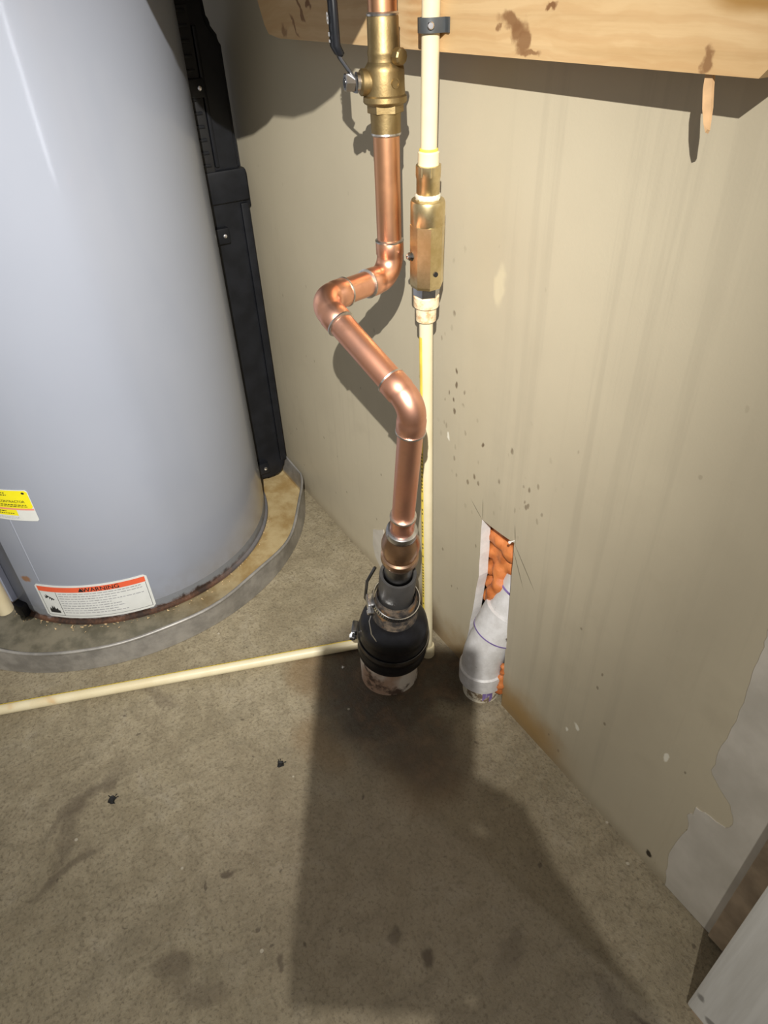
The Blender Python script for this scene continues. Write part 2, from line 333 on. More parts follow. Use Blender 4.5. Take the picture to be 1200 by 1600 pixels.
def arc_pts(corner, din, dout, br, n=10):
    """bend of radius br at corner between directions din (incoming) and dout (outgoing)"""
    din = V(din).normalized(); dout = V(dout).normalized(); ang = din.angle(dout); tl = br * math.tan(ang / 2)
    a = V(corner) - din * tl; nrm = (dout - din * din.dot(dout)).normalized(); cen = a + nrm * br
    return [cen - nrm * br * math.cos(ang * i / n) + din * br * math.sin(ang * i / n) for i in range(n + 1)], tl
def box(bm, lo, hi, bev=0., mat4=None, seg=2):
    b2 = bmesh.new(); bmesh.ops.create_cube(b2, size=1)
    for v_ in b2.verts: v_.co = V([(lo[i] + hi[i]) / 2 + v_.co[i] * (hi[i] - lo[i]) for i in range(3)])
    if bev: bmesh.ops.bevel(b2, geom=b2.edges[:], offset=bev, segments=seg, affect='EDGES', profile=.6)
    if mat4: b2.transform(mat4)
    me = bpy.data.meshes.new('t'); b2.to_mesh(me); b2.free(); bm.from_mesh(me); bpy.data.meshes.remove(me); return bm
def prism(bm, pts, a, b):
    """pts list of 3D front points, extruded by vector from a to b offsets"""
    f = [bm.verts.new(V(p) + V(a)) for p in pts]; g = [bm.verts.new(V(p) + V(b)) for p in pts]
    for tri in tessellate_polygon([[V(p) for p in pts]]):
        if len(pts) > 4 and len(set(tri)) == 3: bm.faces.new([f[i] for i in tri]); bm.faces.new([g[i] for i in reversed(tri)])
    if len(pts) <= 4: bm.faces.new(f); bm.faces.new(list(reversed(g)))
    for i in range(len(pts)): bm.faces.new((f[i], g[i], g[(i + 1) % len(pts)], f[(i + 1) % len(pts)]))
    return bm
def text_mesh(txt, size):
    cu = bpy.data.curves.new('t', 'FONT'); cu.body = txt; cu.size = size; cu.align_x = 'LEFT'; cu.offset = size * .012
    o = bpy.data.objects.new('t', cu); COL.objects.link(o)
    me = bpy.data.meshes.new_from_object(o.evaluated_get(bpy.context.evaluated_depsgraph_get()))
    bm = bmesh.new(); bm.from_mesh(me); bpy.data.objects.remove(o); bpy.data.curves.remove(cu); bpy.data.meshes.remove(me); return bm
B = bmesh.new
YW = 0.46

# ------------------------------------------------------------------ structure
bm = B(); box(bm, (-2.6, -1.6, -.05), (1.6, .62, 0)); tag(obj('floor', bm, 'floor'), 'stained bare concrete floor', kind='structure')
# back wall drywall with the cut-out notch at the floor
def jag(a, b, n, amp):
    out = []
    for i in range(n):
        f = i / n; out.append((a[0] + (b[0] - a[0]) * f + random.uniform(-amp, amp), a[1] + (b[1] - a[1]) * f))
    return out
notch = [(-.568, 0)] + jag((-.562, .043), (-.553, .11), 3, .0008) + jag((-.553, .11), (-.541, .212), 4, .0012) + jag((-.541, .212), (-.542, .313), 5, .001) + \
        [(-.542, .3135), (-.520, .314), (-.500, .3155), (-.478, .318)] + jag((-.478, .312), (-.475, .229), 4, .0006) + [(-.473, .12), (-.470, .032), (-.469, 0)]
outl = [(-2.6, 0)] + notch + [(-.094, 0), (-.094, 2.3), (-2.6, 2.3)]
bm = B(); prism(bm, [(x, 0, z) for x, z in outl], (0, YW, 0), (0, YW + .016, 0))
wall = obj('wall_back', bm, 'wall'); tag(wall, 'beige painted drywall with a ragged cut-out at its foot', kind='structure')
wall.data.materials.append(M['gypsum'])
for p in wall.data.polygons:   # cut edges of the notch show bare gypsum
    if abs(p.normal.y) < .5 and -.6 < p.center.x < -.44 and p.center.z < .5: p.material_index = 1
def patch(name, pts, th=.0012):
    b_ = B(); prism(b_, [(x, 0, z) for x, z in pts], (0, YW - th, 0), (0, YW + .002, 0))
    o = obj(name, b_, 'mud', wall); o['label'] = 'bare off-white joint compound patch'; return o
edge = [(-.172, .60), (-.171, .442), (-.167, .424), (-.168, .392), (-.163, .342), (-.165, .283), (-.164, .243), (-.151, .227), (-.134, .219), (-.125, .197), (-.130, .184), (-.153, .176), (-.163, .171), (-.167, .15), (-.161, .129), (-.169, .062), (-.163, .034), (-.158, .001)]
fine = []
for (a, b) in zip(edge, edge[1:]):
    for k in range(4):
        f = k / 4; x = a[0] + (b[0] - a[0]) * f; z = a[1] + (b[1] - a[1]) * f
        fine.append((x + .0035 * mnoise.noise(V((x * 90, z * 90, 3))), z + .003 * mnoise.noise(V((x * 90, z * 90, 9)))))
patch('compound_patch', [(-.0945, .001), (-.0945, 1.2), (-.17, 1.2)] + fine + [edge[-1]])
patch('compound_patch', [(-.845, .055), (-.840, .094), (-.822, .104), (-.803, .118), (-.800, .085), (-.805, .05), (-.803, .022), (-.822, .016), (-.838, .03)])
bm = B(); box(bm, (-2.6, YW + .105, 0), (.5, YW + .12, 2.3)); tag(obj('wall_inner', bm, 'cavity'), 'dark inner sheet of the wall cavity', kind='structure')
bm = B(); box(bm, (-.0938, .452, .008), (.2, .565, 2.3), .001); tag(obj('trim_2', bm, 'raw_stud'), 'raw brown wood stud at the end of the wall', kind='structure')
bm = B(); box(bm, (-.062, .377, .010), (.040, .4515, 2.3), .003); post = tag(obj('trim_1', bm, 'white_wood'), 'white painted wooden post by the wall end', kind='structure')
bm = B(); box(bm, (-.056, .380, .0), (.036, .45, .0102), .001); obj('shim', bm, 'raw_stud', post)
bm = B(); lathe(bm, (-.478, .456, .3225), (.1, -1, .25), [(-.01, .0008), (.004, .0008), (.0042, .0020), (.005, .0018)], 12)
tag(obj('drywall_nail', bm, 'gypsum', smooth=40), 'small pale nail head at the corner of the wall cut-out', 'nail')

# ------------------------------------------------------------------ header board
bm = B(); pts = [(-.985, .875), (-.985, .862), (-.972, .838), (-.962, .829), (-.93, .8255), (-.28, .8265), (-.276, .831), (-.276, 1.06), (-.985, 1.06)]
prism(bm, [(x, 0, z) for x, z in pts], (0, .420, 0), (0, YW - .0005, 0)); bmesh.ops.dissolve_limit(bm, angle_limit=.01, verts=bm.verts[:], edges=bm.edges[:])
beam = tag(obj('header_board', bm, 'lumber'), 'knotty pine board fixed along the beige wall above the pipes', 'board')
bm = B()
sp = [(-.3165, .829, .0024), (-.315, .818, .0031), (-.3125, .808, .0030), (-.3105, .800, .0018), (-.309, .7955, .0006)]
rs = []
for x, z, wd in sp: rs.append([bm.verts.new((x - wd, .4235, z)), bm.verts.new((x + wd, .4232, z + .002)), bm.verts.new((x + wd * .9, .4262, z + .001)), bm.verts.new((x - wd * .9, .4265, z - .001))])
for a, b in zip(rs, rs[1:]): bridge(bm, a, b)
bm.faces.new(rs[0]); bm.faces.new(rs[-1])
o = obj('splinter', bm, 'wood_splinter', beam); o['label'] = 'torn wood splinter hanging off the lower edge'

# ------------------------------------------------------------------ water heater
TC = V((-1.224, .106, .004)); TR = .271
heater = thing('water_heater', 'tall grey cylindrical water heater standing in the drain pan', 'water heater', TC)
bm = B(); lathe(bm, (0, 0, 0), (0, 0, 1), [(.026, TR), (.028, TR + .0005), (.3, TR), (.7, TR), (1.1, TR), (1.45, TR), (1.47, TR - .02)], 160, (False, True)); obj('tank', bm, 'tank', heater, 40)
bm = B(); lathe(bm, (0, 0, 0), (0, 0, 1), [(0, TR + .0035), (.002, TR + .0055), (.006, TR + .0050), (.0085, TR + .0006), (.022, TR + .0006), (.029, TR + .0004)], 160, (True, False)); o = obj('base_ring', bm, 'rust', heater, 40); o['label'] = 'rusted bottom rim'
def cyl(a, z, r=TR): return V((r * math.cos(math.radians(a)), r * math.sin(math.radians(a)), z))
def bend(bm, a0, z0, off):   # planar (u right, v up, metres) -> cylinder
    for v_ in bm.verts: v_.co = cyl(a0 + math.degrees(v_.co.x / TR), z0 + v_.co.y, TR + off + .0008 + v_.co.z)
    return bm
def sheet(w0, w1, h0, h1, rad=0., n=40, th=.0):
    """rounded sheet in u,v with a strip grid"""
    b_ = B(); prev = None
    for i in range(n + 1):
        u = w0 + (w1 - w0) * i / n; d = min(u - w0, w1 - u); k = 0 if (rad == 0 or d > rad) else rad - math.sqrt(max(0, rad * rad - (rad - d) ** 2))
        cur = (b_.verts.new((u, h0 + k, th)), b_.verts.new((u, h1 - k, th)))
        if prev: b_.faces.new((prev[0], cur[0], cur[1], prev[1]))
        prev = cur
    return b_
def solid(bm, th):
    r_ = bmesh.ops.extrude_face_region(bm, geom=bm.faces[:]); bmesh.ops.translate(bm, verts=[g for g in r_['geom'] if isinstance(g, bmesh.types.BMVert)], vec=(0, 0, th)); return bm
# warning label
LW, LH = math.radians(40.3) * TR, .0775; A0, Z0 = -46.7, .0145
wl_ = obj('warning_label', bend(solid(sheet(0, LW, 0, LH, .005), .0004), A0, Z0, .0002), 'label_white', heater)
wl_['label'] = 'white and red warning sticker low on the tank'
obj('header_band', bend(sheet(.004, LW - .004, LH - .0155, LH - .004), A0, Z0, .0009), 'label_red', wl_)
bm = text_mesh('WARNING', .0125); bmesh.ops.translate(bm, verts=bm.verts, vec=(LW * .44, LH - .0142, 0)); obj('lettering', bend(bm, A0, Z0, .0012), 'ink', wl_)
bm = B(); x0 = LW * .40
vv = [bm.verts.new((x0 + a_, LH - .0142 + b_, 0)) for a_, b_ in ((0, 0), (.010, 0), (.005, .009))]; bm.faces.new(vv); obj('alert_symbol', bend(bm, A0, Z0, .0012), 'ink', wl_)
for nm, (u0, u1, h0, h1) in {'border_line': (.0045, .0052, .005, LH - .016), 'border_line.001': (LW - .0052, LW - .0045, .005, LH - .016), 'border_line.002': (.0045, LW - .0045, .005, .0057), 'divider_line': (.0345, .0353, .005, LH - .016)}.items():
    obj(nm, bend(sheet(u0, u1, h0, h1), A0, Z0, .0009), 'ink', wl_)
def flame(cx, cz, w_, h_, seed):
    rnd = random.Random(seed); b_ = B(); n_ = 9; base = [b_.verts.new((cx - w_ / 2 + w_ * i / n_, cz, 0)) for i in range(n_ + 1)]
    top = [b_.verts.new((cx - w_ / 2 + w_ * i / n_ + rnd.uniform(-.0006, .0006), cz + h_ * (.25 + .75 * (1 - abs(i / n_ - .45) * 1.5)) * (1 if i % 2 else .55), 0)) for i in range(n_ + 1)]
    for i in range(n_): b_.faces.new((base[i], base[i + 1], top[i + 1], top[i]))
    return b_
obj('pictogram', bend(flame(.020, .011, .019, .020, 3), A0, Z0, .0009), 'ink', wl_)
b_ = B()
for px, pz, s in ((-.006, .001, .004), (-.003, .003, .005), (.001, .0, .004), (.004, -.002, .0045), (.007, -.003, .003)):
    vv = [b_.verts.new((.019 + px + s * math.cos(k * 1.047) * (.35 if k % 2 else 1) * .8, .047 + pz + s * math.sin(k * 1.047) * (.5 if k % 2 else 1.2), 0)) for k in range(6)]; b_.faces.new(vv)
obj('pictogram', bend(b_, A0, Z0, .0009), 'ink', wl_)
rnd = random.Random(5)
for k in range(9):     # unreadable rows of small print
    zz = LH - .0205 - k * .0056; b_ = B(); u = .038; end = LW - (.012 if k in (0, 1, 3) else rnd.uniform(.02, .07))
    while u < end:
        ww = rnd.uniform(.003, .009); s_ = sheet(u, min(u + ww, end), zz, zz + .0017, n=2); me = bpy.data.meshes.new('t'); s_.to_mesh(me); s_.free(); b_.from_mesh(me); bpy.data.meshes.remove(me); u += ww + .0015
    obj('small_print', bend(b_, A0, Z0, .0009), 'ink_grey', wl_)
# yellow contractor label
YA, YZ, YWD, YH = -33.0 - math.degrees(.13 / TR), .2318, .13, .0592
yl = obj('contractor_label', bend(solid(sheet(0, YWD, 0, YH, .003), .0004), YA, YZ, .0002), 'label_white', heater); yl['label'] = 'yellow and white sticker at the left edge'
obj('yellow_field', bend(sheet(.001, YWD - .001, .0245, YH - .001, .003), YA, YZ, .0009), 'label_yellow', yl)
obj('yellow_field', bend(sheet(.001, YWD - .030, .0100, .0212), YA, YZ, .0009), 'label_yellow', yl)
obj('pink_band', bend(sheet(.001, YWD - .001, .0213, .0244), YA, YZ, .0009), 'label_pink', yl)
bm = text_mesh('CONTRACTOR', .0062); bmesh.ops.translate(bm, verts=bm.verts, vec=(YWD - .0535, .0355, 0)); obj('lettering', bend(bm, YA, YZ, .0012), 'ink', yl)
for zz, u0, u1, h_, mt in ((.0525, .05, .092, .0016, 'ink'), (.0485, .045, .094, .0016, 'ink'), (.0305, .066, .12, .0016, 'ink'), (.0275, .05, .121, .0012, 'ink'), (.0175, .03, .082, .0016, 'ink'), (.0135, .03, .094, .0014, 'ink'), (.0065, .03, .10, .0013, 'label_grey'), (.0040, .03, .10, .0013, 'label_grey')):
    b_ = B(); u = u0
    while u < u1:
        ww = rnd.uniform(.002, .006); s_ = sheet(u, min(u + ww, u1), zz, zz + h_, n=2); me = bpy.data.meshes.new('t'); s_.to_mesh(me); s_.free(); b_.from_mesh(me); bpy.data.meshes.remove(me); u += ww + .0012
    obj('small_print', bend(b_, YA, YZ, .0012), mt, yl)
for cu_, cv_, rr in ((YWD - .008, .0535, .0026), (YWD - .0585, .0375, .0030)):
    b_ = B(); b_.faces.new([b_.verts.new((cu_ + rr * math.cos(k * .7854), cv_ + rr * math.sin(k * .7854) * .8, 0)) for k in range(8)]); obj('emblem', bend(b_, YA, YZ, .0012), 'ink', yl)
# raised service strip on the left with its black foot
o = obj('cover_strip', bend(solid(sheet(-.03, .03, 0, 1.2, n=8), .010), -66.5, .034, .0), 'cover_strip', heater)
b_ = B(); box(b_, (-.012, -.010, .004), (.012, .014, .032), .004, Matrix.Translation(cyl(-58.5, 0, TR + .002)) @ Matrix.Rotation(math.radians(-58), 4, 'Z')); obj('rubber_foot', b_, 'black_rubber', heater, 40)
b_ = B(); tube(b_, [cyl(-44.0, .098 + k * .1, TR - .0008) for k in range(14)], .0018, 8); obj('seam', b_, 'tank', heater, 60)

# black wire channel on the wall side of the tank
ch = obj('side_channel', None or (lambda b_: (prism(b_, [(0, y, z) for y, z in ((.372, .030), (.395, .020), (.425, .020), (.441, .032), (.447, .055), (.447, .560), (.447, .625), (.445, .65), (.444, .815), (.428, .838), (.424, .90), (.424, 1.3), (.372, 1.3))], (-1.262, 0, 0), (-1.196, 0, 0)), bmesh.ops.dissolve_limit(b_, angle_limit=.01, verts=b_.verts[:], edges=b_.edges[:]), bmesh.ops.bevel(b_, geom=[e for e in b_.edges if e.calc_face_angle(0) > .3], offset=.007, segments=3, affect='EDGES'), bmesh.ops.translate(b_, verts=b_.verts, vec=-TC), b_)[-1])(B()), 'black_plastic', heater, 35)
ch['label'] = 'black plastic wire channel down the wall side'
def cbox(name, lo, hi, bev, mat, par=None):
    b_ = B(); box(b_, V(lo) - TC, V(hi) - TC, bev); o = obj(name, b_, mat, par or ch, 35); return o
cbox('inner_slot', (-1.215, .370, .635), (-1.190, .398, .86), .002, 'black_slot')
for k in range(12): cbox('rib', (-1.20, .374, .648 + k * .0185), (-1.1865, .392, .652 + k * .0185), .0008, 'black_plastic')
cbox('edge_bead', (-1.20, .399, .645), (-1.189, .406, .835), .003, 'black_plastic')
cbox('collar', (-1.22, .372, .590), (-1.187, .4485, .640), .004, 'black_plastic')
cbox('latch_bump', (-1.225, .440, .578), (-1.197, .4535, .636), .004, 'black_plastic')
cbox('lip', (-1.20, .433, .06), (-1.191, .4465, .585), .002, 'black_plastic')
for z in (.757, .540, .058):
    c_ = cbox('clip', (-1.205, .374, z - .013), (-1.184, .402, z + .013), .003, 'black_plastic')
    b_ = B(); lathe(b_, V((-1.184, .393, z)) - TC, (1, -.15, .1), [(-.004, .0045), (.0, .0045), (.002, .003), (.0025, .0005)], 14); o = obj('screw', b_, 'screw', c_, 40)

# drain pan
PC = V((-1.25, .083, 0)); NP = 144
pan = thing('drain_pan', 'round grey metal drain pan under the water heater', 'drain pan', PC)
def wob(a, z): return .0035 * math.sin(3 * a + 1.2) * (z / .06) + .003 * mnoise.noise(V((math.cos(a) * 3, math.sin(a) * 3, 5))) * (z / .06) * 2 + .0022 * math.sin(11 * a + .5) * (z / .06)
def pan_ring(bm, r, z, dz=0):
    out = []
    for i in range(NP):
        a = 2 * math.pi * i / NP; k = r + (wob(a, z) if z > .004 else 0); y = min(k * math.sin(a), YW - .0065 - PC.y - max(0, .3885 - r))
        out.append(bm.verts.new((k * math.cos(a), y, z + dz + (.0025 * math.sin(5 * a) + .0015 * math.sin(13 * a + 1)) * (z / .06 if z > .004 else 0))))
    return out
bm = B(); rs = [pan_ring(bm, r, z) for r, z in ((.02, .0038), (.376, .0038), (.381, .006), (.386, .050), (.3885, .050), (.3865, .001), (.02, .0005))]
for a, b in zip(rs, rs[1:]): bridge(bm, a, b)
obj('pan_body', bm, 'pan', pan, 40)
bm = B(); rs = []
for k in range(8):
    t_ = 2 * math.pi * k / 8; rs.append(pan_ring(bm, .3875 + .0030 * math.cos(t_), .050, .0028 * math.sin(t_)))
for i in range(8): bridge(bm, rs[i], rs[(i + 1) % 8])
obj('rolled_rim', bm, 'pan', pan, 60)
bm = B(); rnd = random.Random(11)
for k in range(420):
    a = rnd.uniform(-1.25, 1.1); rr = TR - .004 + abs(rnd.gauss(.006, .007)); p = V((TC.x - PC.x + rr * math.cos(a), TC.y - PC.y + rr * math.sin(a), .0045)); s = rnd.uniform(.0012, .0036)
    vs_ = [bm.verts.new(p + V((s * rnd.uniform(-1, 1), s * rnd.uniform(-1, 1), s * .6 * rnd.random()))) for _ in range(4)]
    for f in ((0, 1, 2), (0, 1, 3), (1, 2, 3), (0, 2, 3)): bm.faces.new([vs_[i] for i in f])
o = obj('rust_flakes', bm, simple('flake', (.55, .40, .22), .9, var=.5, scale=300), pan); o['kind'] = 'stuff'; o['label'] = 'pale rust flakes along the tank foot'

# ------------------------------------------------------------------ copper line
RC = .0129; RH = .0146
E1 = V((-.636, .388, .624)); E2 = V((-.6065, .287, .628)); E3 = V((-.4745, .3095, .563)); FB = V((-.615, .350, 0))
d1 = V((0, 0, -1)); d2 = (E2 - E1).normalized(); d3 = (E3 - E2).normalized(); d4 = (FB - E3).normalized()
cop = thing('copper_pipe', 'soldered copper pipe with three elbows and a brass ball valve', 'pipe', (E3.x, E3.y, 0))
def cobj(name, bm, mat, par=None, sm=35):
    o = obj(name, bm, mat, None, sm); o.parent = par or cop
    o.matrix_parent_inverse = Matrix.Translation(-V(cop.location)) if (par is None) else Matrix.Identity(4)
    return o
def solder(p, d, par, r=RH, w_=.0032):
    b_ = B(); lathe(b_, V(p) - V(d).normalized() * w_ / 2, d, [(0, RC), (.0004, r + .0003), (w_ * .6, r + .0006), (w_, RC + .0002)], 32); return cobj('solder_ring', b_, 'solder', par)
def elbow(corner, din, dout, hub=.016, br=.0205):
    pts, tl = arc_pts(corner, din, dout, br, 12); din = V(din).normalized(); dout = V(dout).normalized()
    full = [pts[0] - din * hub, pts[0] - din * (hub - .0008), pts[0] - din * .0025, pts[0] - din * .0005] + pts[1:-1] + [pts[-1] + dout * .0005, pts[-1] + dout * .0025, pts[-1] + dout * (hub - .0008), pts[-1] + dout * hub]
    rad = [RH - .0006, RH, RH, RH - .0008] + [RH - .0006] * (len(pts) - 2) + [RH - .0008, RH, RH, RH - .0006]
    b_ = B(); tube(b_, full, rad, 36); e = cobj('elbow', b_, 'copper', None, 50)
    solder(full[0], -din, e); solder(full[-1], dout, e); return full[0], full[-1]
def pipe(a, b, r=RC):
    b_ = B(); tube(b_, [a, b], r, 36); return cobj('pipe', b_, 'copper')
e1a, e1b = elbow(E1, d1, d2); e2a, e2b = elbow(E2, d2, d3); e3a, e3b = elbow(E3, d3, d4, .017)
pipe(e1b, e2a); pipe(e2b, e3a)
VX, VY = -.636, .388
pipe((VX, VY, .762), e1a)
b_ = B(); tube(b_, [(VX, VY, .853), (VX, VY, 1.05)], RC, 36); cobj('pipe', b_, 'copper')
# valve body
b_ = B(); prof = [(.8545, RC), (.8535, .0137), (.852, .0142), (.8290, .0144), (.8270, .0150), (.8250, .0150), (.8230, .0146), (.8195, .0148), (.8170, .0166), (.8150, .0180), (.8120, .0185), (.8000, .0187), (.7935, .0190), (.7920, .0204), (.7880, .0208), (.7868, .0200), (.7850, .0170)]
lathe(b_, (VX, VY, 0), (0, 0, 1), [(z, r) for z, r in reversed(prof)], 40); vb = cobj('valve_body', b_, 'brass_cast', None, 30); vb['label'] = 'cast brass ball valve body'
b_ = B(); lathe(b_, (VX, VY, .7785), (0, 0, 1), [(0, .0165), (.0005, .0172), (.0070, .0172), (.0076, .0165)], 6); cobj('hex_collar', b_, 'brass_cast', vb, 20)
b_ = B(); lathe(b_, (VX, VY, .7605), (0, 0, 1), [(0, RC), (.001, .0142), (.0175, .0146), (.0185, .0146)], 40); cobj('end_socket', b_, 'brass_cast', vb, 30)
solder((VX, VY, .7607), (0, 0, -1), vb, .0140); solder((VX, VY, .8545), (0, 0, 1), vb, .0140)
sd = V((-.25, -.97, .06)).normalized()    # stem leaves the body to the left
s0 = V((VX, VY, .803))
b_ = B(); lathe(b_, s0, sd, [(.012, .0110), (.0225, .0110), (.0235, .0100), (.0245, .0080)], 28); cobj('stem_boss', b_, 'brass_cast', vb, 30)
b_ = B(); lathe(b_, s0, sd, [(.024, .0080), (.0275, .0084), (.0276, .0055), (.030, .0055)], 24); cobj('packing_washer', b_, 'steel', vb, 30)
b_ = B(); lathe(b_, s0, sd, [(.0295, .0074), (.0298, .0080), (.0375, .0080), (.0382, .0070), (.0382, .0046), (.0370, .0042)], 6); cobj('lever_nut', b_, 'screw', vb, 15)
b_ = B(); lathe(b_, s0, sd, [(.036, .0036), (.0385, .0036), (.0390, .003)], 16); cobj('stem_end', b_, 'dark_steel', vb, 30)
# drain cap on the body
dd = V((.97, .24, -.05)).normalized(); c0 = V((VX, VY, .8245))
b_ = B(); lathe(b_, c0, dd, [(.008, .0055), (.016, .0055)], 20); cobj('drain_neck', b_, 'brass_cast', vb, 30)
b_ = B(); lathe(b_, c0, dd, [(.0155, .0062), (.016, .0070), (.022, .0070), (.0235, .0060), (.024, .004)], 10); cobj('drain_cap', b_, 'brass_cast', vb, 25)
b_ = B(); lathe(b_, V((VX, VY, .803)), V((.99, .0, .02)), [(.0178, .0042), (.0196, .0042), (.0196, .0030), (.0190, .0030)], 20); cobj('cast_mark', b_, 'brass_cast', vb, 30)
# lever: plate bent upwards with dip-coated black grip
lp = s0 + sd * .0288; up = V((0, 0, 1))
P0 = lp; P1 = lp + sd * .012 + up * .018; P2 = P1 + sd * .004 + up * .010; P3 = P2 + up * .17 + V((-.012, 0, 0))
side = sd.cross(up).normalized()
def strap(pts, wd, th, nrm):
    b_ = B(); rs_ = []
    for i, p in enumerate(pts):
        w_ = wd[i] / 2; h_ = th[i] / 2; n_ = nrm[i]
        rs_.append([b_.verts.new(p + side * w_ * a_ + n_ * h_ * c_) for a_, c_ in ((-1, -.5), (-.8, -1), (.8, -1), (1, -.5), (1, .5), (.8, 1), (-.8, 1), (-1, .5))])
    for a_, c_ in zip(rs_, rs_[1:]): bridge(b_, a_, c_)
    b_.faces.new(rs_[0]); b_.faces.new(rs_[-1]); return b_
nn = (sd + up * -.25).normalized()
lev = cobj('lever', strap([P0 - up * .008, P0 + up * .003, P1, P2, P2 + up * .02], [.014, .014, .012, .012, .012], [.0026] * 5, [sd, sd, nn, nn, sd]), 'dark_steel', vb, 40)
grip = cobj('lever_grip', strap([P1 + up * .002, P1 + up * .004 + sd * .0006, P2, P2 + up * .03, P3], [.012, .0150, .0155, .0150, .0165], [.003, .0065, .0068, .0062, .0062], [nn, nn, nn, sd, sd]), 'black_plastic', vb, 50)
grip['label'] = 'black dipped lever grip with pale print'
# print on grip: oval emblem and short strokes
gd = (P3 - P2).normalized(); gface = -side.cross(gd).normalized()
if gface.dot(sd) < 0: gface = -gface
for kind_, off, w_, h_ in (('emblem', .020, .0048, .0082), ('print_mark', .0085, .0040, .0030), ('print_mark', .0035, .0042, .0022), ('print_mark', .038, .003, .011)):
    b_ = B(); cc_ = P2 + gd * off + gface * .0046
    if kind_ == 'emblem':
        o_ = [b_.verts.new(cc_ + side * w_ * .72 * math.cos(k * .3927) + gd * h_ * .55 * math.sin(k * .3927)) for k in range(16)]
        i_ = [b_.verts.new(cc_ + side * w_ * .45 * math.cos(k * .3927) + gd * h_ * .36 * math.sin(k * .3927)) for k in range(16)]
        bridge(b_, o_, i_); zz = [b_.verts.new(cc_ + side * w_ * a_ + gd * h_ * c2) for a_, c2 in ((-.3, .18), (.3, .05), (.3, -.18), (-.3, -.05))]; b_.faces.new(zz)
    else:
        for k in range(3): b_.faces.new([b_.verts.new(cc_ + side * (w_ * (k - 1) * .45 + w_ * .16 * a_) + gd * h_ * .5 * c2) for a_, c2 in ((-1, -1), (1, -1), (1, 1), (-1, 1))])
    cobj(kind_, b_, 'white_ink', vb)
# lower run
LIFT = .008
def low(z): return E3 + d4 * ((E3.z - z - LIFT) / -d4.z)
def lz(z): return (E3.z - z - LIFT) / -d4.z
pipe(e3b, low(.372))
b_ = B(); lathe(b_, E3, d4, [(lz(.392), .0138), (lz(.391), .0146), (lz(.386), .0149), (lz(.381), .0140), (lz(.372), .0142), (lz(.362), .0146)], 36); ad = cobj('adapter_socket', b_, 'copper_new', None, 30)
solder(low(.3905), d4, ad, .0148, .005)
b_ = B(); lathe(b_, E3, d4, [(lz(.3675), .0150), (lz(.366), .0183), (lz(.362), .0192), (lz(.357), .0188), (lz(.3560), .0178)], 36); o = cobj('sealing_ring', b_, 'steel', None, 40)
b_ = B(); lathe(b_, E3, d4, [(lz(.360), .0175), (lz(.354), .0192), (lz(.346), .0220), (lz(.339), .0234), (lz(.333), .0232), (lz(.331), .0208), (lz(.320), .0208), (lz(.318), .0232), (lz(.310), .0234), (lz(.306), .0212), (lz(.301), .0190)], 40); o = cobj('bronze_adapter', b_, 'bronze', None, 30); o['label'] = 'ribbed bronze adapter fitting'
b_ = B(); lathe(b_, E3, d4, [(lz(.303), .0182), (lz(.298), .0186), (lz(.297), .0178), (lz(.20), .0178)], 40); o = cobj('steel_nipple', b_, 'dark_steel', None, 30); o['label'] = 'dark shiny steel nipple'

# ------------------------------------------------------------------ rubber reducer + floor pipe
red = thing('rubber_reducer', 'black rubber reducer coupling clamped between the copper pipe and floor pipe', 'coupling', FB)
def robj(name, bm, mat, par=None, sm=40):
    bmesh.ops.translate(bm, verts=bm.verts, vec=-FB); return obj(name, bm, mat, par or red, sm)
b_ = B(); lathe(b_, E3, d4, [(lz(.195), .028), (lz(.185), .0290), (lz(.178), .031), (lz(.172), .034), (lz(.165), .0420), (lz(.157), .0470), (lz(.146), .0492), (lz(.142), .0484), (lz(.138), .0500), (lz(.108), .0506), (lz(.106), .0494), (lz(.102), .0496), (lz(.100), .0512), (lz(.084), .0514), (lz(.082), .0505), (lz(.082), .046), (lz(.10), .0458)], 64, (True, False)); robj('reducer_body', b_, 'black_rubber')
b_ = B(); lathe(b_, E3, d4, [(lz(.180), .0315), (lz(.185), .0300), (lz(.215), .0285), (lz(.228), .0262)], 40, (False, False)); o = robj('grimy_neck', b_, 'dirty_rubber'); o['label'] = 'grimy neck stained with rust'
b_ = B(); lathe(b_, E3, d4, [(lz(.275), .0198), (lz(.276), .0236), (lz(.272), .0241), (lz(.242), .0243), (lz(.238), .0236), (lz(.228), .0232), (lz(.20), .0235)], 40, (False, False)); o = robj('sleeve', b_, 'grey_rubber')
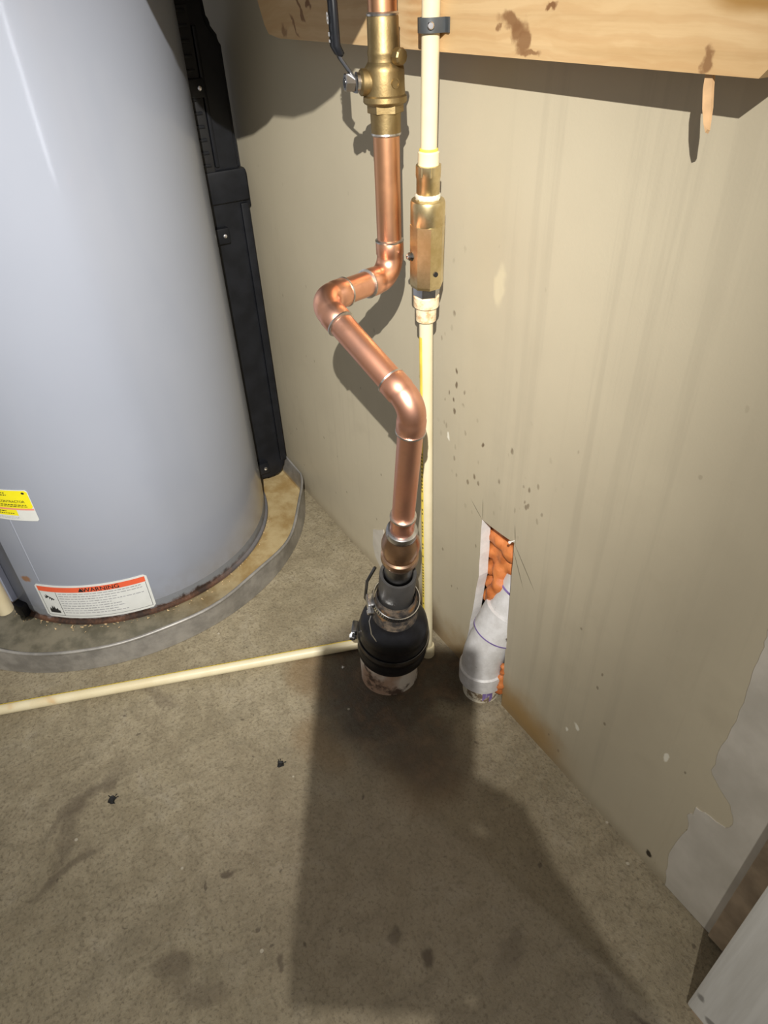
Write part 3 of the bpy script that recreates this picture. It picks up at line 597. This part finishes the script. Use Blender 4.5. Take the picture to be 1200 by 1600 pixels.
def clamp(cz, tilt, rx, wd, mat='steel', a_scr=2.6, off=(0, 0, 0), slots=True):
    cen = low(cz) + V(off); ax = (d4 + V(tilt)).normalized(); u, v, _ = frame(ax); N = 60
    b_ = B(); rs_ = []
    for rr, hh in ((rx, -wd / 2), (rx + .0012, -wd / 2), (rx + .0012, wd / 2), (rx, wd / 2)): rs_.append(ring(b_, cen + ax * hh, u, v, rr, N))
    for i in range(4): bridge(b_, rs_[i], rs_[(i + 1) % 4])
    band = robj('clamp_band', b_, mat)
    if slots:
        b_ = B()
        for i in range(N):
            a = 2 * math.pi * (i + .5) / N; rd = u * math.cos(a) + v * math.sin(a); tn = -u * math.sin(a) + v * math.cos(a)
            c_ = cen + rd * (rx + .00145); b_.faces.new([b_.verts.new(c_ + tn * x * .0007 + ax * y * wd * .32) for x, y in ((-1, -1), (1, -1), (1, 1), (-1, 1))])
        robj('band_slots', b_, 'black_slot', band)
    a = a_scr; rd = u * math.cos(a) + v * math.sin(a); tn = -u * math.sin(a) + v * math.cos(a)
    m4 = Matrix.Translation(cen + rd * (rx + .005)) @ Matrix((tn, rd, ax)).transposed().to_4x4()
    b_ = B(); box(b_, (-.009, -.0045, -wd * .6), (.009, .004, wd * .6), .0015, m4); robj('clamp_housing', b_, mat, band)
    b_ = B(); lathe(b_, cen + rd * (rx + .006) - tn * .008, -tn, [(0, .0035), (.004, .0035), (.0042, .0052), (.010, .0052), (.011, .004)], 8); robj('clamp_screw', b_, 'screw', band, 25)
    return cen, ax, u, v
u4, v4, _ = frame(d4)
right = R @ V((1, 0, 0)); view = R @ V((0, 0, -1))
def ang_of(dirv, ax):
    u, v, _ = frame(ax); return math.atan2(V(dirv).dot(v), V(dirv).dot(u))
tl1 = (right * -.16 + view * .22)
clamp(.214, tl1, .0312, .0105, 'steel', ang_of(-right - view * .35, (d4 + tl1).normalized()), off=view * .001)
tl2 = V((0, 0, 0))
clamp(.122, tl2, .0512, .0105, 'dark_steel', ang_of(-right * 1 + view * .2, d4), slots=False)
# bent wire tie hanging off the clamp
wc_ = low(.19)
b_ = B(); tube(b_, [wc_ - right * .030 - view * .012, wc_ - right * .036 - view * .025 + up * -.02, wc_ - right * .034 - view * .030 + up * -.045, wc_ - right * .022 - view * .040 + up * -.07], .0008, 8); robj('wire_tie', b_, 'screw')
b_ = B(); tube(b_, [wc_ - right * .030, wc_ - right * .040 + up * .02, wc_ - right * .036 + up * .05 + view * .004, wc_ - right * .024 + up * .075 + view * .01], .0022, 10); robj('clamp_tail', b_, 'dark_steel')
fp = thing('floor_drain_pipe', 'short dirty white plastic pipe rising from the floor under the black reducer', 'pipe', FB)
b_ = B(); lathe(b_, (0, 0, -.03), (0, 0, 1), [(0, .0450), (.085, .0447), (.125, .0447), (.125, .040), (.03, .040)], 64, (True, False)); o = obj('pipe', b_, 'pvc_dirty', fp, 40)

# ------------------------------------------------------------------ CPVC riser with brass relief valve
CT = V((-.5935, .4105, .86)); CM = V((-.6125, .4185, .575)); CB = V((-.6125, .4225, 0)); RP = .0080
du = (CM - CT).normalized(); dl = (CB - CM).normalized()
cp = thing('cpvc_riser', 'cream plastic pipe rising beside the copper pipe with a brass valve', 'pipe', CB)
def pobj(name, bm, mat, par=None, sm=35):
    bmesh.ops.translate(bm, verts=bm.verts, vec=-CB); return obj(name, bm, mat, par or cp, sm)
def cu(z): return CT + du * ((CT.z - z) / -du.z)
def cz_(z): return (CT.z - z) / -du.z
b_ = B(); tube(b_, [CT - du * .2, cu(.742)], RP, 28); pobj('upper_pipe', b_, 'cpvc')
b_ = B(); tube(b_, [cu(.585), CM, CB + V((0, 0, .002))], .0079, 28); lp_ = pobj('lower_pipe', b_, 'cpvc')
b_ = B(); lathe(b_, CT, du, [(cz_(.749), RP), (cz_(.7475), .0094), (cz_(.7465), .0104), (cz_(.7345), .0104), (cz_(.7340), .0098)], 32); co_ = pobj('collar', b_, 'cpvc')
b_ = B(); lathe(b_, CT, du, [(cz_(.7500), .0081), (cz_(.7490), .0090), (cz_(.7470), .0092)], 32); pobj('yellow_cement', b_, 'cpvc_stripe', co_)
b_ = B(); lathe(b_, CT, du, [(cz_(.7355), .0110), (cz_(.7350), .0122), (cz_(.724), .0122), (cz_(.723), .0117), (cz_(.7095), .0117), (cz_(.7085), .0110)], 40); o = pobj('brass_union', b_, 'brass')
b_ = B(); lathe(b_, CT, du, [(cz_(.7356), .0112), (cz_(.7352), .0126), (cz_(.7262), .0126), (cz_(.7255), .0118)], 8); pobj('wrench_flats', b_, 'brass', o, 15)
b_ = B(); u, v, _ = frame(du); rs_ = []
for k, (z, r0) in enumerate(((.7102, .0100), (.7085, .0122), (.7065, .0128), (.7045, .0126), (.7030, .0105))):
    rr = ring(b_, cu(z), u, v, r0, 36); rs_.append(rr)
    for i, x in enumerate(rr): x.co += (x.co - cu(z)) * (.14 * mnoise.noise(V((i * .9, k * 1.3, 2))))
for a, b in zip(rs_, rs_[1:]): bridge(b_, a, b)
o = pobj('thread_tape', b_, 'teflon', None, 70); o['label'] = 'frayed white thread tape'
b_ = B(); lathe(b_, CT, du, [(cz_(.7045), .0125), (cz_(.7030), .0166), (cz_(.7005), .0176), (cz_(.681), .0177), (cz_(.6800), .0172)], 48); vcap = pobj('valve_cap', b_, 'brass')
b_ = B(); lathe(b_, CT, du, [(cz_(.6805), .0176), (cz_(.680), .0182), (cz_(.6175), .0182), (cz_(.6145), .0172)], 8); vbody = pobj('valve_body', b_, 'brass', None, 15); vbody['label'] = 'octagonal brass valve body'
def out_dir(a_r, a_v): return (right * a_r - view * a_v).normalized()
oc = cu(.648); od_ = out_dir(-1, .35); od_ = (od_ - du * od_.dot(du)).normalized()
b_ = B(); lathe(b_, oc + od_ * .014, od_, [(0, .0050), (.0035, .0050), (.0036, .0042), (.0060, .0042), (.0066, .003)], 12); o = pobj('test_screw', b_, 'dark_steel', vbody, 25)
b_ = B(); lathe(b_, oc + od_ * .020, od_, [(0, .0028), (.0018, .0028), (.0024, .002)], 10); pobj('screw_tip', b_, 'screw', vbody, 25)
hc = cu(.6320); hd = out_dir(.42, 1); hd = (hd - du * hd.dot(du)).normalized()
b_ = B(); lathe(b_, hc + hd * .0165, hd, [(0, .0026), (.0015, .0026)], 16); pobj('vent_hole', b_, 'black_slot', vbody, 30)
b_ = B(); lathe(b_, CT, du, [(cz_(.6150), .0138), (cz_(.6145), .0146), (cz_(.6045), .0146), (cz_(.604), .0138)], 6); pobj('steel_nut', b_, 'steel', None, 15)
b_ = B(); lathe(b_, CT, du, [(cz_(.6042), .0132), (cz_(.6030), .0143), (cz_(.5915), .0141), (cz_(.5900), .0124), (cz_(.5895), .0117), (cz_(.5745), .0113), (cz_(.5735), .0100)], 32); o = pobj('male_adapter', b_, 'cpvc_stained', None, 30); o['label'] = 'stained cream threaded adapter'
# bottom coupling and the printed yellow stripe on the lower pipe
b_ = B(); lathe(b_, CB, (0, 0, 1), [(.0, .0098), (.001, .0110), (.022, .0110), (.0235, .0100), (.024, .008)], 32); pobj('bottom_coupling', b_, 'cpvc_dirty')
def stripe(a, b, rad, toward, mat, half=.35, seg=7, gaps=None):
    b_ = B(); ax = (V(b) - V(a)).normalized(); tw = V(toward); tw = (tw - ax * tw.dot(ax)).normalized(); sd_ = ax.cross(tw)
    L = (V(b) - V(a)).length
    for s0_, s1_ in (gaps or ((0, 1),)):
        for i in range(seg):
            a0 = -half + 2 * half * i / seg; a1 = -half + 2 * half * (i + 1) / seg
            vv_ = [V(a) + ax * L * s_ + tw * rad * math.cos(x) + sd_ * rad * math.sin(x) for s_, x in ((s0_, a0), (s1_, a0), (s1_, a1), (s0_, a1))]
            b_.faces.new([b_.verts.new(p) for p in vv_])
    return b_
st0 = CM + dl * .02; tw = -right * .8 - view * .6
pobj('yellow_stripe', stripe(st0, CB + V((0, 0, .03)), .0081, tw, 'x', .38), 'cpvc_stripe', lp_)
rnd = random.Random(2); gp = []; s_ = .3
while s_ < .95: gp.append((s_, s_ + .006)); s_ += rnd.choice((.010, .011, .013, .03))
pobj('print_marks', stripe(st0, CB + V((0, 0, .03)), .00825, tw + right * .15, 'x', .16, 2, gp), 'cpvc_ink', lp_)

clip = thing('pipe_clip', 'dark grey plastic clip holding the cream pipe to the pine board', 'clip', (-.594, .42, .846))
def kobj(name, bm, mat, sm=35): bmesh.ops.translate(bm, verts=bm.verts, vec=-V(clip.location)); return obj(name, bm, mat, clip, sm)
cc_ = cu(.846); b_ = B(); path = []
for k in range(13):
    a = math.pi * k / 12; path.append((cc_.x + .0098 * math.cos(a), cc_.y - .0098 * math.sin(a)))
path = [(cc_.x + .017, .4190), (cc_.x + .0105, .4190)] + path + [(cc_.x - .0105, .4190), (cc_.x - .012, .4190)]
rs_ = []
for i, (x, y) in enumerate(path):
    a = V(path[max(0, i - 1)]); b = V(path[min(len(path) - 1, i + 1)]); tt = (b - a).normalized(); nr = V((tt.y, -tt.x)) * -.0016
    rs_.append([b_.verts.new((x, y, .8405)), b_.verts.new((x + nr.x, y + nr.y, .8405)), b_.verts.new((x + nr.x, y + nr.y, .8515)), b_.verts.new((x, y, .8515))])
for a, b in zip(rs_, rs_[1:]): bridge(b_, a, b)
b_.faces.new(rs_[0]); b_.faces.new(rs_[-1]); kobj('strap', b_, 'clip')
b_ = B(); box(b_, (cc_.x - .0145, .4135, .8402), (cc_.x - .0075, .4198, .8518), .001); kobj('strap_hook', b_, 'clip')
sd2 = (CAM - V((cc_.x, cc_.y, .846))); sd2.z = 0; sd2.normalize(); b_ = B(); lathe(b_, V((cc_.x, cc_.y, .846)) + sd2 * .0098, sd2, [(0, .0030), (.0032, .0030), (.0040, .0022)], 14); kobj('screw', b_, 'screw')

# floor run of CPVC
fa = V((-.955, -.409, .0085)); fb = V((-.6895, .330, .0085)); fd = (fb - fa).normalized(); fe = fb + fd * .085
fl_ = thing('floor_pipe', 'long cream plastic pipe lying across the concrete floor', 'pipe', (fb.x, fb.y, 0))
def fobj(name, bm, mat, par=None): bmesh.ops.translate(bm, verts=bm.verts, vec=-V(fl_.location)); return obj(name, bm, mat, par or fl_, 40)
b_ = B(); tube(b_, [fa, fe], .0083, 24); fpipe = fobj('pipe', b_, 'cpvc_dirty')
tw = V((-.55, .28, .75)); fobj('yellow_stripe', stripe(fa, fb, .00845, tw, 'x', .42), 'cpvc_stripe', fpipe)
rnd = random.Random(4); gp = []; s_ = .2
while s_ < .95: gp.append((s_, s_ + .004)); s_ += rnd.choice((.007, .008, .009, .022))
fobj('print_marks', stripe(fa, fb, .0086, tw, 'x', .14, 2, gp), 'cpvc_ink', fpipe)

# discharge pipe hanging beside the tank
b_ = B(); sx_, sy_ = -.898, -.128
lathe(b_, (0, 0, 0), (0, 0, 1), [(.0, .0075), (.0, .0112), (.0008, .0117), (1.4, .0117)], 28)
tag(obj('discharge_pipe', b_, 'cpvc', None, 40, (sx_, sy_, .172)), 'cream plastic pipe hanging down at the left side of the heater', 'pipe')

# ------------------------------------------------------------------ PVC drain in the wall cut-out
PB = V((-.5105, .4535, 0)); pv = thing('wall_drain_elbow', 'white plastic drain elbow rising from the floor into the wall cut-out', 'pipe fitting', PB)
b_ = B(); lathe(b_, (0, 0, -.02), (0, 0, 1), [(0, .0285), (.06, .0285)], 40); obj('floor_stub', b_, 'pvc_stub', pv, 40)
dup_ = V((.12, .36, .92)).normalized(); bp, tl_ = arc_pts((0, 0, .088), (0, 0, 1), dup_, .10, 8)
pts = [V((0, 0, .030)), V((0, 0, .0315)), V((0, 0, .058)), V((0, 0, .060))] + bp + [bp[-1] + dup_ * .03]
rad = [.0335, .0355, .0355, .0325] + [.0315] * len(bp) + [.0310]
b_ = B(); tube(b_, pts, rad, 44); obj('elbow', b_, 'pvc', pv, 35)
h0 = bp[-1] + dup_ * .022
b_ = B(); lathe(b_, h0, dup_, [(0, .0310), (.001, .0345), (.045, .0345), (.047, .0305)], 44); obj('socket', b_, 'pvc', pv, 35)
b_ = B(); lathe(b_, h0 - dup_ * .0012, dup_, [(0, .0316), (.0014, .0349), (.0030, .0349), (.0036, .0340)], 44); obj('primer_ring', b_, 'primer', pv, 35)
b_ = B(); tube(b_, [h0 + dup_ * .04, h0 + dup_ * .20], .0302, 40); obj('riser', b_, 'pvc', pv, 35)
b_ = B(); lathe(b_, h0 + dup_ * .082, dup_, [(0, .0303), (.0005, .0307), (.003, .0307), (.0035, .0303)], 40); obj('primer_ring', b_, 'primer', pv, 35)
# primer drips at the stub
b_ = B()
for a0_, zz0, zz1 in ((-.62, .006, .030), (-.42, .012, .030), (-.25, .002, .026)):
    for i in range(3):
        x0_, x1_ = a0_ + .06 * i, a0_ + .06 * (i + 1)
        b_.faces.new([b_.verts.new((.0290 * math.cos(x), .0290 * math.sin(x), z)) for x, z in ((x0_, zz0 + .002 * i), (x1_, zz0 + .003 * i), (x1_, zz1), (x0_, zz1))])
obj('primer_drip', b_, 'primer', pv, 40)
# spray foam
def foam(name, blobs, label):
    mb = bpy.data.metaballs.new('mb'); mb.resolution = .003; mb.threshold = .35
    for x, y, z, r in blobs:
        e = mb.elements.new(); e.co = (x, y, z); e.radius = r
    o = bpy.data.objects.new('mbtmp', mb); COL.objects.link(o); dg = bpy.context.evaluated_depsgraph_get(); dg.update()
    me = bpy.data.meshes.new_from_object(o.evaluated_get(dg)); bpy.data.objects.remove(o); bpy.data.metaballs.remove(mb)
    b_ = B(); b_.from_mesh(me); bpy.data.meshes.remove(me)
    for v_ in b_.verts: v_.co += V((mnoise.noise(v_.co * 90), mnoise.noise(v_.co * 90 + V((5, 0, 0))), mnoise.noise(v_.co * 90 + V((0, 7, 0))))) * .0022
    base = V((blobs[0][0], blobs[0][1], min(b[2] for b in blobs))); bmesh.ops.translate(b_, verts=b_.verts, vec=-base)
    return tag(obj(name, b_, 'foam', None, 80, base), label, 'foam')
foam('spray_foam', [(-.538, .493, .302, .024), (-.542, .491, .275, .024), (-.544, .490, .245, .022), (-.543, .489, .215, .021), (-.542, .488, .185, .019), (-.547, .488, .155, .016), (-.516, .488, .300, .022), (-.496, .490, .296, .020), (-.527, .486, .276, .020), (-.504, .486, .270, .022), (-.520, .490, .250, .020), (-.500, .492, .240, .020), (-.522, .484, .228, .020), (-.514, .478, .208, .021), (-.521, .473, .190, .019), (-.524, .472, .176, .015), (-.533, .484, .150, .014), (-.540, .484, .125, .013), (-.546, .482, .10, .012), (-.533, .494, .22, .018), (-.53, .496, .26, .02)], 'orange expanding foam bulging inside the upper wall cut-out')
foam('spray_foam', [(-.4745, .4625, .070, .0095), (-.4770, .4610, .056, .0105), (-.4745, .4600, .042, .0115), (-.4765, .4590, .028, .0110), (-.4755, .462, .082, .008)], 'small orange foam strip between white drain elbow and right edge of cut-out')

# ------------------------------------------------------------------ debris on the floor
def chip(x, y, s, seed, label, mat='chip'):
    rnd = random.Random(seed); b_ = B(); n_ = 9
    lowr = [b_.verts.new((s * rnd.uniform(.55, 1.15) * math.cos(k * 2 * math.pi / n_), s * rnd.uniform(.5, 1.0) * math.sin(k * 2 * math.pi / n_), .0002)) for k in range(n_)]
    hi = [b_.verts.new((v_.co.x * .7, v_.co.y * .7, s * rnd.uniform(.25, .6))) for v_ in lowr]
    bridge(b_, lowr, hi); b_.faces.new(hi); b_.faces.new(lowr)
    for k in range(4):
        a = rnd.uniform(0, 6.28); p = V((s * .8 * math.cos(a), s * .8 * math.sin(a), s * .15)); e_ = p * 1.55; tube(b_, [p, (e_.x, e_.y, .0008)], s * .09, 5)
    return tag(obj('debris_chip', b_, mat, None, None, (x, y, 0)), label, 'debris', 'black chips on the floor' if mat == 'chip' else None)
chip(-.561, .133, .0068, 1, 'ragged black chip on the concrete nearest the big phone shadow')
chip(-.639, -.086, .0070, 2, 'black chip lying alone on the concrete at the left')
chip(-.665, .292, .0025, 4, 'tiny pale flake on the wet concrete left of the floor pipe', 'gypsum')

# ------------------------------------------------------------------ phone and hand behind the lens (their shadows show), plus an added overhead shadow caster
CM4 = Matrix.Translation(CAM) @ R.to_4x4()
PHM = CM4 @ Matrix.Rotation(math.radians(-2.5), 4, 'Z')
ph = thing('phone', 'black phone held up in front of the pipes', 'phone', PHM @ V((-.02, -.10, .010)))
def wobj(name, bm, mat, par, m4, sm=35):
    bm.transform(Matrix.Translation(-V(par.location)) @ m4); return obj(name, bm, mat, par, sm)
b_ = B(); box(b_, (-.055, -.112, .006), (.0125, .026, .014), .0035, None, 3); wobj('phone_body', b_, 'phone', ph, PHM)
b_ = B(); box(b_, (-.052, -.109, .0139), (.0095, .023, .0145)); wobj('screen', b_, 'glass', ph, PHM)
# right hand and forearm: skinned skeleton
per = thing('person', 'hand and dark-sleeved forearm gripping the phone', 'person', CM4 @ V((.11, -.22, .10)))
def skin(name, verts, edges, radii, mat, m4, par):
    me = bpy.data.meshes.new(name); inv = Matrix.Translation(-V(par.location)) @ m4
    me.from_pydata([tuple(inv @ V(v_)) for v_ in verts], edges, []); o = bpy.data.objects.new(name, me); COL.objects.link(o); o.parent = par; me.materials.append(M[mat])
    sm = o.modifiers.new('skin', 'SKIN'); sm.use_smooth_shade = True
    for i, r in enumerate(radii): me.skin_vertices[0].data[i].radius = (r, r)
    me.skin_vertices[0].data[0].use_root = True
    ss = o.modifiers.new('sub', 'SUBSURF'); ss.levels = 2; ss.render_levels = 2
    return o
hv = [(.098, -.168, .050), (.076, -.140, .036), (.050, -.110, .030), (.034, -.080, .030), (.155, -.248, .098)]; hr = [.026, .026, .024, .016, .027]; he = [(0, 1), (1, 2), (2, 3), (0, 4)]
def finger(root, pts, rr):
    prev = root
    for p, r in zip(pts, rr): hv.append(p); hr.append(r); he.append((prev, len(hv) - 1)); prev = len(hv) - 1
finger(3, [(.030, -.056, .026), (.024, -.042, .010), (.006, -.038, -.006), (-.014, -.040, -.008)], [.0105, .0095, .0085, .0078])
finger(2, [(.036, -.082, .010), (.016, -.064, -.008), (-.008, -.062, -.010), (-.026, -.064, -.009)], [.0105, .0095, .0088, .0080])
finger(2, [(.040, -.098, .008), (.016, -.086, -.009), (-.010, -.086, -.010), (-.028, -.088, -.009)], [.0105, .0095, .0088, .0080])
finger(1, [(.044, -.118, .010), (.016, -.108, -.008), (-.006, -.108, -.010), (-.020, -.108, -.008)], [.0095, .0085, .0078, .0070])
finger(2, [(.046, -.086, .038), (.034, -.062, .036), (.018, -.046, .026)], [.014, .012, .0100])
finger(2, [(.028, -.096, .018), (.021, -.074, .018), (.017, -.054, .018)], [.022, .017, .012])
finger(1, [(.046, -.132, .020), (.014, -.126, .012), (-.010, -.121, .012)], [.024, .018, .0115])
skin('hand', hv, he, hr, 'skin', CM4, per)
skin('forearm_sleeve', [(.094, -.162, .048), (.125, -.205, .072), (.17, -.27, .11), (.23, -.35, .16)], [(0, 1), (1, 2), (2, 3)], [.033, .038, .043, .050], 'sleeve', CM4, per)
# added hose-shaped shadow caster above the frame, its lumps shaped for the wall shadow
hs = [(-1.10, .106, 1.46), (-1.07, .108, 1.56), (-.97, .12, 1.60), (-.84, .15, 1.46), (-.765, .185, 1.24), (-.725, .205, 1.10), (-.690, .213, 1.01), (-.640, .215, .968), (-.55, .212, .99), (-.46, .212, 1.018), (-.38, .20, 1.065), (-.30, .18, 1.14), (-.25, .17, 1.3), (-.24, .17, 1.7), (-.24, .17, 2.3)]
def catmull(P, k=8):
    P = [V(p) for p in P]; P = [P[0] * 2 - P[1]] + P + [P[-1] * 2 - P[-2]]; out = []
    for i in range(1, len(P) - 2):
        for j in range(k):
            t_ = j / k; a, b, c_, d = P[i - 1:i + 3]; out.append(.5 * ((2 * b) + (c_ - a) * t_ + (2 * a - 5 * b + 4 * c_ - d) * t_ ** 2 + (3 * b - a - 3 * c_ + d) * t_ ** 3))
    return out + [P[-2]]
hp = catmull(hs); hp0 = V(hs[-1]); b_ = B(); tube(b_, [p - hp0 for p in hp], [.050 + .021 * math.exp(-((p.x + .470) / .028) ** 2) + .013 * math.exp(-((p.x + .600) / .028) ** 2) - .022 * math.exp(-((p.x + .533) / .018) ** 2) for p in hp], 24)
tag(obj('shadow_hose', b_, 'black_rubber', None, 60, hp0), 'added black hose shape overhead, out of view, casting the shadow beside the heater', 'shadow caster')
